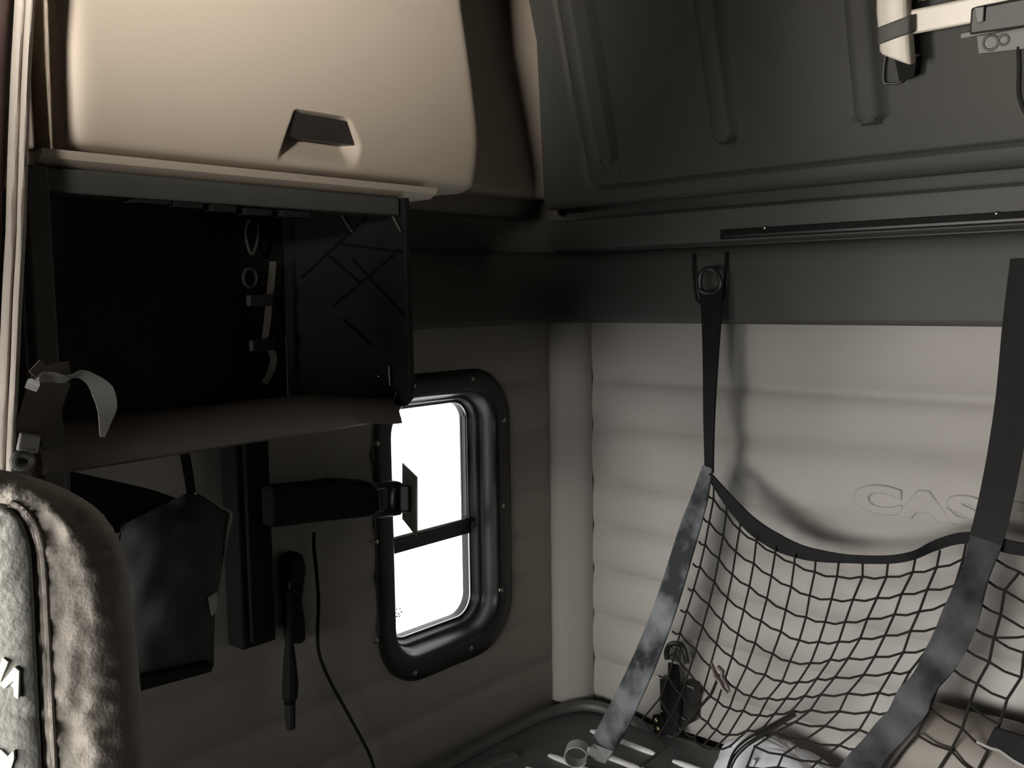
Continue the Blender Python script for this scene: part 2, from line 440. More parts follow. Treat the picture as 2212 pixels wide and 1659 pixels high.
# body of the cabinet
zc = P(1100, 420, 0, .045).z
mb = MB().box((.002, -1.165, zb_door + .012), (.20, YRT - .02, 2.38))
mb.build('cabinet_body', M['cream'], cab, bevel=.006)
rp = [(.002, zc), (.04, zc), (.05, zc + .012), (.05, 2.38), (.002, 2.38)]
MB().rings([[(x, y, z) for x, z in rp] for y in (YRT - .02, -.012)], True, True, True).build('rear_panel', M['cream'], cab, angle=30)
# rail under the door
zr1 = zb_door - .0065; zr0 = P(500, 385, 0, .30).z
rl = [(.06, zr0 - .002), (.285, zr0 - .002), (.298, zr0 + .004), (.302, zr0 + .012), (.298, zr1), (.06, zr1)]
MB().rings([[(x, y, z) for x, z in rl] for y in (-1.178, -.70, -.655)], True, True, True).build('bottom_rail', M['cream'], cab, angle=30)
mb = MB().box((.05, -1.178, zr1 + .005), (.262, -1.166, 2.38))
mb.build('side_stile', M['cream'], cab, bevel=.004)

# ---------------------------------------------------------------- open dark shelf unit
sh = thing('shelf_unit', 'black open shelf unit with curved tray lip under the cream cabinet', 'shelf', (.15, -.95, 1.3))
SX = .30
yr, yl = P(882, 660, 0, SX).y, P(64, 600, 0, SX).y
zt = zr0 - .004
zl = P(880, 884, 0, SX).z
MB().box((.006, yl, P(600, 958, 0, SX).z + .014), (.018, yr, zt)).build('back_panel', M['niche'], sh, smooth=False)
lipz = (P(600, 872, 0, SX).z, P(600, 958, 0, SX).z)
poly = [(.02, lipz[1] + .022), (.02, zt)] + [(SX - .002, zt)] + [(SX, zl + .03), (SX - .004, zl + .012), (SX - .015, zl + .002)]
MB().prism([(x, yr - .001, z) for x, z in poly], (0, .010, 0)).build('side_panel', M['niche'], sh, bevel=.002)
# quilted diamond lines on the inside of the side panel
mb = MB()
for a, b in (((905, 0), (0, 0)),):
    pass
def sp(px, py): return P(px, py, 1, yr - .0035)
for (x0, y0, x1, y1) in ((650, 600, 790, 470), (760, 560, 870, 680), (720, 660, 862, 540), (700, 545, 775, 610), (740, 690, 800, 745), (725, 525, 868, 545)):
    mb.tube([sp(x0, y0), sp(x1, y1)], .0018, 6)
mb.build('quilt_line', M['matte'], sh)
for pts_ in (((741, 456), (743, 470), (764, 502)), ((846, 458), (868, 500)), ((843, 790), (845, 832)), ((846, 878), (859, 846))):
    MB().tube([sp(*q) + Vector((0, -.002, 0)) for q in pts_], .0016, 8).build('clip', M['grey'] if pts_[0][1] < 780 else M['screw'], sh)
for px, py in ((818, 813), (738, 862)):
    screw_bm(sp(px, py), (0, -1, 0), .003).build('screw', M['screw'], sh)
# tray with rounded front lip
zy = lambda y: zl - .004
lipz = (P(600, 872, 0, SX).z, P(600, 958, 0, SX).z)
tp = [(.02, lipz[1] + .012), (.27, lipz[1] + .004), (.292, lipz[1]), (.302, lipz[1] + .004), (.304, lipz[1] + .015), (.298, lipz[0] - .014), (.285, lipz[0] - .002), (.27, lipz[0]), (.262, lipz[0] - .004), (.262, lipz[1] + .02), (.02, lipz[1] + .02)]
ring = []
yt = frange(yl, yr + .004, 26)
for y in yt:
    t = (y - yt[0]) / (yt[-1] - yt[0])
    drop = .020 * sstep(.62, 1, t); back = .03 * sstep(.93, 1, t) ** 2
    ring.append([(max(.02, x - back * (x / .3)), y, (z - drop if z > lipz[1] + .006 and x > .25 else z) + .007 * t * (1 if x > .25 else 0)) for x, z in tp])
tr_ = MB().rings(ring, True, True, True).build('tray', M['tray'], sh, angle=40)
tag(tr_, 'brownish-black tray lip')
# header under the cabinet, left post
MB().box((.255, yl + .004, zt - .024), (.292, yr - .004, zt)).build('header', M['post'], sh, bevel=.002)
for px, py, w in ((330, 432, .022), (408, 441, .018), (485, 450, .016), (560, 458, .018), (640, 462, .02)):
    q = P(px, py, 0, .285); MB().box(q + Vector((-.02, -w, -.004)), q + Vector((.0, w, .004))).build('spring_clip', M['niche'], sh, bevel=.001)
py0, py1 = P(66, 600, 0, SX).y, P(120, 600, 0, SX).y
MB().box((.27, py0, zl - .04), (SX, py1, zt)).build('post', M['post'], sh, bevel=.003)

# strap with buckles hanging inside the shelf
hb = thing('hanging_strap', 'thin grey buckled strap hanging in the back corner of the open shelf', 'strap', P(572, 470, 0, .05))
hx = .05
def hp_(px, py): return P(px, py, 0, hx)
MB().tube(spline([hp_(540, 475), hp_(531, 500), hp_(535, 530), hp_(545, 549), hp_(556, 520), hp_(558, 485)], 5), .0022, 6).build('loop', M['post'], hb)
MB().tube([hp_(540, 600) + Vector((0, math.cos(a) * .011, math.sin(a) * .013)) for a in [2 * math.pi * k / 20 for k in range(20)]], .0025, 6, closed=True).build('ring', M['post'], hb)
MB().ribbon(spline([hp_(590, 565), hp_(584, 630), hp_(578, 690), hp_(574, 740), hp_(590, 765), hp_(588, 795), hp_(572, 828)], 5), .010, (.7, .7, 0), .001).build('webbing', M['belt_d'], hb)
for px, py in ((556, 649), (562, 745)):
    q = hp_(px, py) + Vector((.006, 0, 0)); MB().box(q - Vector((.005, .020, .008)), q + Vector((.005, .020, .008))).build('buckle', M['post'], hb, bevel=.002)

# ---------------------------------------------------------------- folded upper bunk
BY = -.155
q0 = P(1300, 405, 1, BY)
TILT = .30
bn = Vector((0, -1, -TILT)).normalized(); bu = Vector((0, -TILT, 1)).normalized()
bk = thing('upper_bunk', 'dark grey ribbed underside of the folded upper bunk leaning over the rear wall', 'bunk', (.6, -.08, q0.z))
zg = 0.0                                            # groove height in panel coordinates (v=0)
def lx(v):                                          # left edge as a function of v
    return lerp(.062, .125, max(0, min(1, (v + .06) / .33)))
RIBX = [PL(1568, 300, q0, bn).x + .235 * k for k in range(-1, 7)]
ribv = (PL(1565, 312, q0, bn) - q0).dot(bu)
def seg_d(x, v, x0, v0):                            # distance to the vertical segment going up from (x0,v0)
    return math.hypot(x - x0, min(0, v - v0))
GX = PL(1268, 380, q0, bn).x
def bunk_pt(x, v):
    h = 0
    for k, rxx in enumerate(RIBX):
        w = .019; d = seg_d(x, v, rxx - .02 * 0, ribv + w + (.0 if k else -.01))
        if d < w + .006:
            h = .012 * (1 - sstep(w - .0045, w + .001, d)) - .0045 * math.exp(-((d - w - .0018) / .0016) ** 2)
    # border groove with a rounded corner
    r = .03
    dx_, dv = x - (GX + r), v - r
    if dx_ < 0 and dv < 0: dd = abs(math.hypot(dx_, dv) - r)
    elif dx_ < 0: dd = abs(x - GX)
    elif dv < 0: dd = abs(v)
    else: dd = min(abs(x - GX), abs(v))
    h -= .006 * math.exp(-(dd / .0032) ** 2)
    if v < -.016: h -= .03 * (1 - math.sqrt(max(0, 1 - ((-.016 - v) / .022) ** 2)))
    p = q0 + bu * v + bn * h
    return (x, p.y, p.z)
vmax = .72
vs_ = [-.0379, -.0375, -.0365, -.035, -.033, -.030, -.027, -.023, -.0195, -.016, -.011] + [-.009 + .0018 * k for k in range(11)] + [.0125, .02] + [ribv - .006 + .003 * k for k in range(14)] + frange(ribv + .045, vmax, 40)
xs = []
x = .0
marks = []
us_ = []
xx = 0.0
while xx < 2.08:
    fine = abs(xx - (GX - .0)) < .014 or any(abs(xx - r_) < .028 for r_ in RIBX)
    us_.append(xx); xx += .0016 if fine else .008
def bunk_grid(u, v):
    l = lx(v); return bunk_pt(l + u * (2.12 - l) / 2.08 if u < .05 else max(u + .062, l + .0005 * u) if u + .062 > l else l, v)
def bgp(u, v):
    l = lx(v); s_ = u / 2.08
    x_ = u + .062
    if x_ < .19: x_ = lerp(l, .19, u / .128)
    return bunk_pt(x_, v)
mb = MB().grid(bgp, us_, vs_)
fr = len(us_)
pan = mb
# close the slab: back face and edges, 4 cm behind
bl = [pan.v[j * fr] for j in range(len(vs_))]; br = [pan.v[j * fr + fr - 1] for j in range(len(vs_))]
back = bn * -.035
pan.rings([bl, [p + back for p in bl]], False); pan.rings([br, [p + back for p in br]], False)
lo = [pan.v[i] for i in range(fr)]; pan.rings([lo, [p + back * .2 + Vector((0, .01, 0)) for p in lo]], False)
hi_ = [pan.v[(len(vs_) - 1) * fr + i] for i in range(fr)]; pan.rings([hi_, [p + back for p in hi_]], False)
pan.add([bl[0] + back, br[0] + back, br[-1] + back, bl[-1] + back], [(0, 1, 2, 3)])
pan.build('bunk_panel', M['bunk'], bk, angle=50)

# light strip in the header rail
ls = thing('light_strip', 'slim glossy black light strip along the header rail below the bunk', 'light', P(1560, 505, 1, -.103))
s0 = P(1557, 505, 1, -.103)
MB().box((s0.x, -.106, 1.5395), (2.0, -.101, 1.556)).build('housing', M['matte'], ls, bevel=.0015)
MB().box((s0.x + .01, -.1075, 1.542), (1.99, -.1055, 1.5455)).build('lens', M['black'], ls, smooth=False)
for px, py in ((1652, 492), (2153, 461)):
    screw_bm(P(px, py, 1, -.106), (0, -1, 0), .003).build('screw', M['chrome'], ls)  # chrome beads placed for small bright highlights on the strip

# ---------------------------------------------------------------- cream rail frame, latch box and its cable
def bp(px, py, h): return PL(px, py, q0 + bn * h, bn)
rf = thing('rail_frame', 'cream post and crossbar with a dark band, fixed to the ribbed bunk panel', 'rail', bp(1940, 130, .01))
hh = .035
a, b = bp(1937, -330, hh), bp(1940, 118, hh)
wv = Vector((1, 0, 0)) * .021
pr = []
for (w, h) in ((-1, -.3), (-1, .35), (-.75, .85), (-.3, 1), (.5, 1), (.9, .9), (1, .6), (1, -.3)):
    pr.append(Vector((w * .0215, 0, 0)) + bn * (h * .019))
end = [b + bu * (-.012 if q.x > .0 else .014) for q in pr]
MB().rings([[a + q for q in pr], [b + bu * .06 + q for q in pr], [b + bu * (-.004 - .012 * max(-.9, q.x / .0215)) + q for q in pr]], True, True, True).build('post', M['railw'], rf, bevel=.003)
c0, c1 = bp(1938, 60, hh), bp(1975, 40, hh)
MB().rings([[q * 1.18 + bp(1939, y_, hh) + bu * (.004 * q.x / .02) for q in pr] for y_ in (82, 44)], True, True, True).build('band', M['post'], rf, bevel=.002)
cbar = MB()
r0, r1 = bp(1968, 49, hh * .8), bp(2212, 4, hh * .8)
r1 = r0 + (r1 - r0) * 2.2
r1.y, r1.z = r0.y, r0.z
r0a = bp(1962, 49, hh * .8)
cbar.obox((r0a + Vector((1.9, r0a.y, r0a.z))) / 2 if False else Vector(((r0a.x + 1.7) / 2, r0a.y, r0a.z)), (abs(1.7 - r0a.x) / 2, 0, 0), bu * .0155, bn * .012)
cbar.build('crossbar', M['railw'], rf, bevel=.003)
bb = bp(2060, -12, .012)
MB().obox(Vector((bp(1985, 0, .012).x + .4, bb.y, bb.z)) + bu * .055, (.4, 0, 0), bu * .055, bn * .006).build('back_board', M['brown'], rf, smooth=False)
MB().prism([bp(*q, .004) for q in ((1938, 98), (1966, 128), (1990, 120), (1984, 70), (1975, 160), (1945, 178))][:2] + [bp(1992, 118, .004), bp(1985, 160, .004), bp(1954, 172, .004)], bn * .02).build('foot_block', M['matte'], rf, smooth=False)
MB().tube(spline([bp(1925, 98, .006), bp(1913, 120, .006), bp(1908, 172, .006), bp(1920, 181, .006), bp(1950, 174, .006), bp(1940, 140, .006), bp(1927, 98, .006)], 5), .0016, 6).build('wire_loop', M['black'], rf)

lb = thing('latch_box', 'dark latch box with grey drilled plate and hanging cable at upper right corner', 'latch', bp(2150, 110, .01))
MB().prism([bp(*q, .05) for q in ((2108, 14), (2330, -30), (2330, 40), (2104, 72))], bn * .022).build('housing', M['box'], lb, bevel=.003)
MB().prism([bp(*q, .073) for q in ((2106, 16), (2128, 13), (2126, 46), (2112, 50))], bn * .004).build('end_tab', M['grey'], lb, bevel=.001)
MB().prism([bp(*q, .02) for q in ((2098, 64), (2330, 20), (2330, 30), (2098, 76))], bn * .045).build('flange', M['grey'], lb, bevel=.001)
MB().prism([bp(*q, .0135) for q in ((2112, 76), (2330, 36), (2330, 92), (2116, 116))], bn * .006).build('plate', M['grey'], lb, bevel=.001)
for px, py, r_ in ((2140, 92, .009), (2168, 86, .006)):
    q = bp(px, py, .019); MB().tube([q + (Vector((1, 0, 0)) * math.cos(t) + bu * math.sin(t)) * r_ for t in [2 * math.pi * k / 18 for k in range(18)]], .002, 6, closed=True).build('grommet', M['box'], lb)
MB().tube(spline([bp(2200, 100, .017), bp(2202, 150, .017), bp(2201, 195, .017), bp(2207, 225, .017), bp(2222, 250, .017), bp(2250, 262, .017)], 5), .0032, 8).build('cable', M['black'], lb)

# ---------------------------------------------------------------- lower bunk deck
dk = thing('bunk_deck', 'black lower bunk deck with pale raised slats in front of the padded rear wall', 'bunk', (1.1, -.4, 0))
mb = MB().box((.015, -.80, .05), (2.18, -.016, .585))
dkb = mb.build('deck_base', M['deck'], dk, bevel=.01)
# raised rounded rim along the side wall and the rear corner
rim = spline([(.035, -.79, .588), (.035, -.5, .588), (.035, -.2, .59), (.055, -.09, .594), (.10, -.045, .598), (.17, -.035, .592), (.30, -.034, .576), (.8, -.034, .572), (2.1, -.034, .572)], 6)
MB().tube(rim, .013, 10, flat=.9).build('rim', M['deck'], dk)
MB().tube([(.085, -.78, .584), (.085, -.6, .584), (.085, -.34, .584), (.10, -.29, .582)], .016, 8, flat=.6).build('rib', M['deck'], dk)
SL = [(-.119, .150, .300), (-.119, .34, .55), (-.185, .150, .330), (-.185, .385, .60), (-.250, .150, .345), (-.250, .40, .60), (-.315, .150, .36), (-.315, .42, .6)]
def slat_mb(y, x0, x1):
    mb = MB(); rr = []
    for x in [x0 + (x1 - x0) * k / 12 for k in range(13)]:
        e = min(1, (x - x0) / .008 + .6, (x1 - x) / .008 + .6)
        rr.append([(x, y + .0075 * e * math.cos(t), .5855 + .0055 * e * max(-.3, math.sin(t))) for t in [2 * math.pi * k / 12 for k in range(12)]])
    return mb.rings(rr, True, True, True)
for y, x0, x1 in SL:
    tag(slat_mb(y, x0, x1).build('slat', M['slat'], dk), 'raised slat with highlight in its pale colour')

# ---------------------------------------------------------------- cargo net and its straps
A = P(1532, 1020, 1, -.115); B = P(1292, 1628, 2, .60); C = P(2125, 1170, 1, -.115)
NN = (B - A).cross(C - A).normalized()
if NN.y > 0: NN = -NN
def N_(px, py, h=0): return PL(px, py, A + NN * h, NN)
net = thing('cargo_net', 'black mesh cargo net with webbing straps hung across the lower bunk', 'net', B)
z6 = lambda x, y: (1450 + x / 2.903, 980 + y / 2.903)
z7 = lambda x, y: (1600 + x / 3.614, 1300 + y / 3.614)
z5 = lambda x, y: (1100 + x / 3.687, 1300 + y / 3.687)
K = {}
def put(row, c0, f, pts):
    for k, p_ in enumerate(pts): K[(row, c0 + k)] = f(*p_)
put(0, 0, z6, [(268, 172), (350, 272), (437, 410), (538, 510), (653, 580), (775, 628), (905, 675), (1050, 680), (1200, 685), (1358, 690), (1530, 660), (1685, 605), (1850, 560)])
put(1, -1, z6, [(210, 235), (265, 285), (345, 375), (428, 478), (533, 548), (652, 625), (772, 688), (900, 742), (1040, 770), (1200, 770), (1350, 772), (1515, 742), (1665, 712), (1830, 660)])
put(2, -1, z6, [(195, 395), (238, 430), (325, 517), (405, 615), (517, 688), (628, 768), (752, 835), (868, 890), (1005, 912), (1140, 915), (1290, 905), (1445, 880), (1605, 852), (1780, 825)])
put(3, -1, z6, [(172, 550), (212, 570), (298, 658), (383, 758), (490, 832), (600, 908), (718, 980), (845, 1025), (965, 1055), (1090, 1055), (1230, 1035), (1400, 1008), (1555, 990), (1735, 935)])
put(4, -1, z6, [(135, 690), (180, 708), (270, 803), (352, 905), (455, 980), (563, 1048), (688, 1115), (803, 1170), (925, 1180), (1050, 1178), (1185, 1158), (1340, 1140), (1500, 1112), (1680, 1086)])
put(5, -1, z6, [(105, 845), (140, 850), (235, 945), (320, 1045), (418, 1130)]); put(5, 4, z7, [(112, 322), (250, 405), (385, 465), (545, 478), (700, 450), (840, 440), (1045, 430), (1270, 395), (1465, 362)])
put(6, -1, z5, [(1365, 65), (1415, 72), (1540, 197), (1650, 335), (1775, 440)]); put(6, 4, z7, [(45, 510), (190, 570), (325, 620), (450, 625), (595, 600), (735, 590), (960, 570), (1175, 550), (1320, 545)])
put(7, -1, z5, [(1300, 235), (1360, 250), (1485, 380), (1600, 515), (1720, 610), (1810, 690)]); put(7, 5, z7, [(75, 735), (215, 752), (355, 755), (500, 735), (625, 725), (835, 715), (1080, 710), (1230, 715)])
put(8, -1, z5, [(1250, 400), (1318, 420), (1430, 560), (1550, 690), (1660, 790), (1755, 845)]); put(8, 5, z7, [(20, 850), (145, 885), (265, 875), (400, 850), (545, 845), (770, 855), (1010, 860), (1160, 865)])
put(9, -1, z5, [(1190, 590), (1265, 600), (1370, 740), (1480, 865), (1580, 960), (1650, 1020), (1745, 1060)]); put(9, 6, z7, [(50, 1005), (175, 985), (310, 940), (425, 940), (660, 970), (925, 1000), (1075, 1025)])
put(10, 8, z7, [(130, 1040), (270, 1020), (500, 1080), (770, 1120), (930, 1150)])
put(11, 9, z7, [(110, 1130), (330, 1195), (600, 1250), (840, 1290)])
put(12, 10, z7, [(290, 1290), (545, 1310), (780, 1380)]); K[(12, 9)] = z7(50, 1290); K[(13, 10)] = z7(270, 1420)
put(10, 0, z5, [(1200, 770), (1290, 905), (1375, 1010), (1470, 1085), (1540, 1150), (1640, 1165), (1760, 1150)])
put(11, 0, z5, [(1060, 935), (1185, 1070), (1255, 1145)])
def bow(px, py):                                    # the net bellies away from the strap plane
    return .016 * math.sin(max(0, min(1, (px - 1450) / 600)) * math.pi) * math.sin(max(0, min(1, (py - 1050) / 560)) * math.pi)
def nk(k): return N_(*K[k], bow(*K[k]))
nm = MB()
def cordseg(p, q, sag, r=.0018):
    mid = (p + q) / 2 + Vector((0, 0, -sag)); nm.tube([p, p.lerp(mid, .55), mid, q.lerp(mid, .55), q], r, 6)
for (r_, c_) in list(K):
    p = nk((r_, c_))
    if (r_, c_ + 1) in K and r_ > 0: cordseg(p, nk((r_, c_ + 1)), .0035)
    if (r_ + 1, c_) in K and c_ >= 0:
        q = nk((r_ + 1, c_)); cordseg(p, q, 0)
    if r_ > 0 and c_ >= 0:
        nm.tube([p + Vector((0, 0, .0022)), p, p - Vector((0, 0, .0022))], [.0014, .0028, .0014], 6)
# right-hand field beyond the second strap
G = {}
for k, p_ in enumerate([(2185, 742), (2090, 858), (2065, 1010), (2025, 1155)]): G[('a', k)] = z6(*p_)
for k, p_ in enumerate([(2030, 100), (1975, 285), (1940, 470), (1845, 640), (1785, 800), (1730, 990), (1640, 1160), (1550, 1300)]): G[('a', 4 + k)] = z7(*p_)
del G[('a', 4)]
for k, p_ in enumerate([(2300, 215), (2212, 400), (2190, 590), (2080, 760), (2020, 960), (1930, 1160), (1840, 1340)]): G[('b', 5 + k)] = z7(*p_)
for k, p_ in enumerate([(1610, 490), (1535, 670), (1475, 830), (1375, 1040), (1255, 1180), (1160, 1310)]): G[('c', k)] = z7(*p_)
for a_ in 'abc':
    kk = sorted(k for c_, k in G if c_ == a_)
    for k0, k1 in zip(kk[:-1], kk[1:]): cordseg(N_(*G[(a_, k0)]), N_(*G[(a_, k1)]), 0, .002)
for e, q in (((2030, 660), ('a', 0)), ((1985, 798), ('a', 1)), ((1935, 940), ('a', 2)), ((1890, 1090), ('a', 3))):
    cordseg(N_(*z6(*e)), N_(*G[q]), .002)
for e, q in (((1810, 200), ('a', 5)), ((1730, 355), ('a', 6))): cordseg(N_(*z7(*e)), N_(*G[q]), .002)
cordseg(N_(*G[('c', 0)]), N_(*G[('a', 7)]), .003); cordseg(N_(*G[('c', 2)]), N_(*G[('a', 9)]), .003); cordseg(N_(*G[('c', 3)]), N_(*G[('a', 10)]), .003)
for i in range(5, 11): cordseg(N_(*G[('a', i)]), N_(*G[('b', i + 1)]), .003)
for e, q in ((z6(2330, 830), ('a', 0)), (z6(2330, 985), ('a', 1)), (z6(2330, 1150), ('a', 2)), (z7(2330, 255), ('a', 3))): cordseg(N_(*e), N_(*G[q]), .002)
nm.build('netting', M['cord'], net, angle=80)
# loose drawcord along the hem and the gathered bundle
MB().tube(spline([N_(*z5(*p_), .012) for p_ in ((1040, 1310), (1150, 1235), (1260, 1140), (1380, 1015), (1480, 885), (1560, 790), (1605, 740), (1640, 660), (1660, 610))], 5), .0026, 7).build('drawcord', M['cord'], net)
bd = MB()
for k in range(4):
    o_ = Vector((random.uniform(-.004, .004), random.uniform(-.004, .004), random.uniform(-.005, .005)))
    bd.tube(spline([N_(*p_, .008) + o_ * (1 + .4 * i) for i, p_ in enumerate(((1722, 1538), (1690, 1556), (1650, 1580), (1615, 1602), (1590, 1634), (1572, 1700)))], 4), [.0019] * 21, 6)
bd.build('gathered_hem', M['cord'], net)
# straps
U = Vector((1, 0, 0))
top = P(1536, 628, 1, -.088)
s1 = spline([top, P(1537, 690, 1, -.095), P(1535, 780, 1, -.105), P(1532, 900, 1, -.112), A], 5)
MB().ribbon(s1, [lerp(.047, .026, min(1, i / (len(s1) - 1) * 1.1)) for i in range(len(s1))], [Vector((1, -.55 * i / len(s1), 0)) for i in range(len(s1))], .0016).build('hanging_strap', M['strap'], net)
ctr = [((1529, 1008), 20), ((1512, 1075), 34), ((1494, 1130), 42), ((1477, 1185), 44), ((1459, 1245), 46), ((1438, 1310), 48), ((1412, 1380), 50), ((1385, 1445), 52), ((1357, 1505), 54), ((1330, 1560), 56), ((1300, 1612), 52)]
lp = [N_(*c_, .006) for c_, w in ctr]; lw = [w * .00105 for c_, w in ctr]
MB().ribbon(spline(lp, 4), [lerp(lw[min(i // 4, 10)], lw[min(i // 4 + 1, 10)], (i % 4) / 4) for i in range(41)], [Vector((1, -.15, .25))] * 41, .0017).build('leading_strap', M['worn'], net)
hem = [((1532, 1025), 14), ((1556, 1058), 27), ((1590, 1100), 38), ((1630, 1140), 44), ((1680, 1172), 44), ((1730, 1192), 34), ((1780, 1202), 27), ((1830, 1207), 19), ((1880, 1209), 18), ((1930, 1208), 18), ((1975, 1199), 18), ((2012, 1182), 21), ((2050, 1168), 22), ((2085, 1162), 24), ((2130, 1166), 28), ((2175, 1180), 28), ((2212, 1187), 26), ((2262, 1196), 22)]
hp3 = [N_(*c_, .008 if i < 11 else .004) for i, (c_, w) in enumerate(hem)]
nh = (len(hem) - 1) * 4 + 1
MB().ribbon(spline(hp3, 4), [lerp(hem[min(i // 4, len(hem) - 1)][1], hem[min(i // 4 + 1, len(hem) - 1)][1], (i % 4) / 4) * .00072 for i in range(nh)], [Vector((.35, -.15, .9))] * nh, .0016).build('hem_strap', M['strap'], net)
s2 = [((2226, 560), 78), ((2206, 700), 72), ((2189, 860), 68), ((2165, 1010), 66), ((2137, 1140), 66), ((2108, 1235), 66), ((2075, 1330), 72), ((2045, 1400), 70), ((2005, 1462), 66), ((1975, 1510), 74), ((1945, 1555), 60), ((1905, 1600), 66), ((1868, 1650), 76), ((1835, 1700), 76)]
n2 = (len(s2) - 1) * 4 + 1
p2 = spline([N_(*c_, .014) for c_, w in s2], 4)
w2 = [lerp(s2[min(i // 4, 13)][1], s2[min(i // 4 + 1, 13)][1], (i % 4) / 4) * .00068 for i in range(n2)]
MB().ribbon(p2[:18], w2[:18], [Vector((1, 0, .15))] * 18, .0016).build('hanging_strap', M['strap'], net)
MB().ribbon(p2[17:], w2[17:], [Vector((1, -.3 * math.sin(i * .5), .35 + .25 * math.sin(i * .42))) for i in range(n2 - 17)], .0017).build('leading_strap', M['mottled_d'], net)
# buckle and curled strap tail at the foot of the leading strap
MB().prism([N_(*c_, .012) for c_ in ((1283, 1606), (1327, 1622), (1309, 1650), (1264, 1634))], NN * .004).build('foot_buckle', M['buckle'], net, bevel=.002)
qc = P(1246, 1628, 2, .612)
curl = [qc + Vector((-.019 * math.cos(t) * .9, -.012 * math.cos(t), .019 * math.sin(t))) for t in [R(-150 + 16 * k) for k in range(20)]]
MB().ribbon(curl, .03, Vector((-.5, .85, 0)), .001).build('strap_tail', M['belt'], net)

# hook on the valance
hk = thing('wall_hook', 'black wire bracket with snap ring on the dark valance above the net', 'hook', P(1533, 600, 1, -.055))
wp = [P(1497, 548, 1, -.056), P(1499, 600, 1, -.066), P(1505, 645, 1, -.074), P(1517, 655, 1, -.080), P(1534, 650, 1, -.083), P(1552, 652, 1, -.080), P(1562, 640, 1, -.074), P(1566, 600, 1, -.066), P(1568, 545, 1, -.056)]
MB().tube(spline(wp, 4), .0026, 8).build('wire_bracket', M['black'], hk)
rc = [P(1513, 625, 1, -.088), P(1512, 602, 1, -.088), P(1518, 586, 1, -.088), P(1532, 580, 1, -.088), P(1547, 586, 1, -.088), P(1556, 605, 1, -.088), P(1556, 618, 1, -.088), P(1545, 630, 1, -.088), P(1525, 632, 1, -.088)]
MB().tube(spline(rc + [rc[0]], 4)[:-1], .0042, 8, closed=True).build('snap_ring', M['black'], hk)

# lower anchor latch on the rear wall
an = thing('anchor_latch', 'black anchor latch with snap hook and webbing tab at the rear of the deck', 'latch', P(1462, 1590, 1, -.03))
Y0 = -.034
MB().prism([P(*q, 1, Y0) for q in ((1424, 1464), (1438, 1464), (1443, 1590), (1428, 1588))], (0, .02, 0)).build('side_plate', M['black'], an, bevel=.002)
MB().prism([P(*q, 1, Y0) for q in ((1470, 1480), (1478, 1472), (1498, 1480), (1503, 1494), (1501, 1556), (1488, 1566), (1468, 1556))], (0, .02, 0)).build('latch_body', M['black'], an, bevel=.003)
for a_, b_ in (((1419, 1463), (1433, 1466)), ((1484, 1482), (1497, 1487)), ((1426, 1535), (1432, 1538)), ((1472, 1551), (1482, 1555))):
    MB().tube([P(*a_, 1, Y0 - .004), P(*b_, 1, Y0 - .004)], .002, 8).build('glint_bead', M['chrome'], an)  # bright beads standing in for glints on the black latch
MB().ribbon([P(1455, 1434, 1, -.046), P(1456, 1470, 1, -.046), P(1454, 1520, 1, -.048), P(1451, 1560, 1, -.05), P(1449, 1588, 1, -.05)], [.022, .026, .028, .029, .03], U, .0018).build('webbing_tab', M['strap'], an)
hkp = [P(*q, 1, -.046) for q in ((1442, 1424), (1440, 1408), (1446, 1394), (1458, 1390), (1472, 1394), (1480, 1410), (1484, 1432))]
MB().tube(spline(hkp, 4), .0055, 8).build('snap_hook', M['black'], an)
MB().obox(P(1459, 1414, 1, -.044), U * .012, Vector((0, 0, 1)) * .013, Vector((0, .004, 0))).build('hook_gate', M['grey'], an, bevel=.003)
for px, py in ((1418, 1556), (1422, 1574)):
    screw_bm(P(px, py, 1, -.05), (0, -1, .3), .0045).build('bolt', M['brass'], an)
MB().prism([P(*q, 1, -.048) for q in ((1408, 1545), (1432, 1545), (1436, 1590), (1412, 1588))], (0, .01, 0)).build('bolt_plate', M['matte'], an, bevel=.002)

# small clip caught in the net
cpo = thing('cord_clip', 'small brownish plastic clip caught in the black netting', 'clip', N_(1560, 1470, .02))
cc = [N_(*q, .018) for q in ((1537, 1432), (1547, 1460), (1556, 1470), (1562, 1486), (1572, 1497))]
MB().tube(cc, [.003, .006, .0075, .005, .0035], 8, flat=.5).build('clip_body', M['clip'], cpo)
MB().tube([N_(*q, .018) for q in ((1551, 1439), (1561, 1450), (1560, 1462), (1570, 1478), (1576, 1494))], [.004, .005, .005, .0035, .0025], 8, flat=.6).build('clip_jaw', M['clip'], cpo)

# ---------------------------------------------------------------- things on the deck
def lump(fn, nu=48, nv=24):
    us, vs = frange(0, 2 * math.pi, nu + 1)[:-1], frange(-math.pi / 2, math.pi / 2, nv)
    return MB().rings([[fn(u, v) for u in us] for v in vs], True, True, True)
pb = thing('plastic_bag', 'crumpled white plastic bag lying on the deck under the net', 'bag', P(1690, 1690, 2, .59))
bc = Vector((.57, -.10, .56))
def bagf(u, v):
    d = Vector((math.cos(u) * math.cos(v), math.sin(u) * math.cos(v), math.sin(v)))
    r = 1 + .16 * noise.noise(d * 1.7 + Vector((3, 1, 2))) + .16 * abs(noise.noise(Vector((u * 1.8, v * .9, 2)))) * math.cos(v)
    r += .05 * abs(noise.noise(Vector((u * 4.5, v * 1.4, 7)))) * math.cos(v)
    p = Vector((d.x * .135 * r, d.y * .06 * r, d.z * .082 * r * (1 - .35 * d.x)))
    if p.z < 0: p.z = max(p.z, -.0)
    return bc + p + Vector((0, 0, .031))
lump(bagf, 72, 40).build('bag_film', M['white'], pb, angle=25)
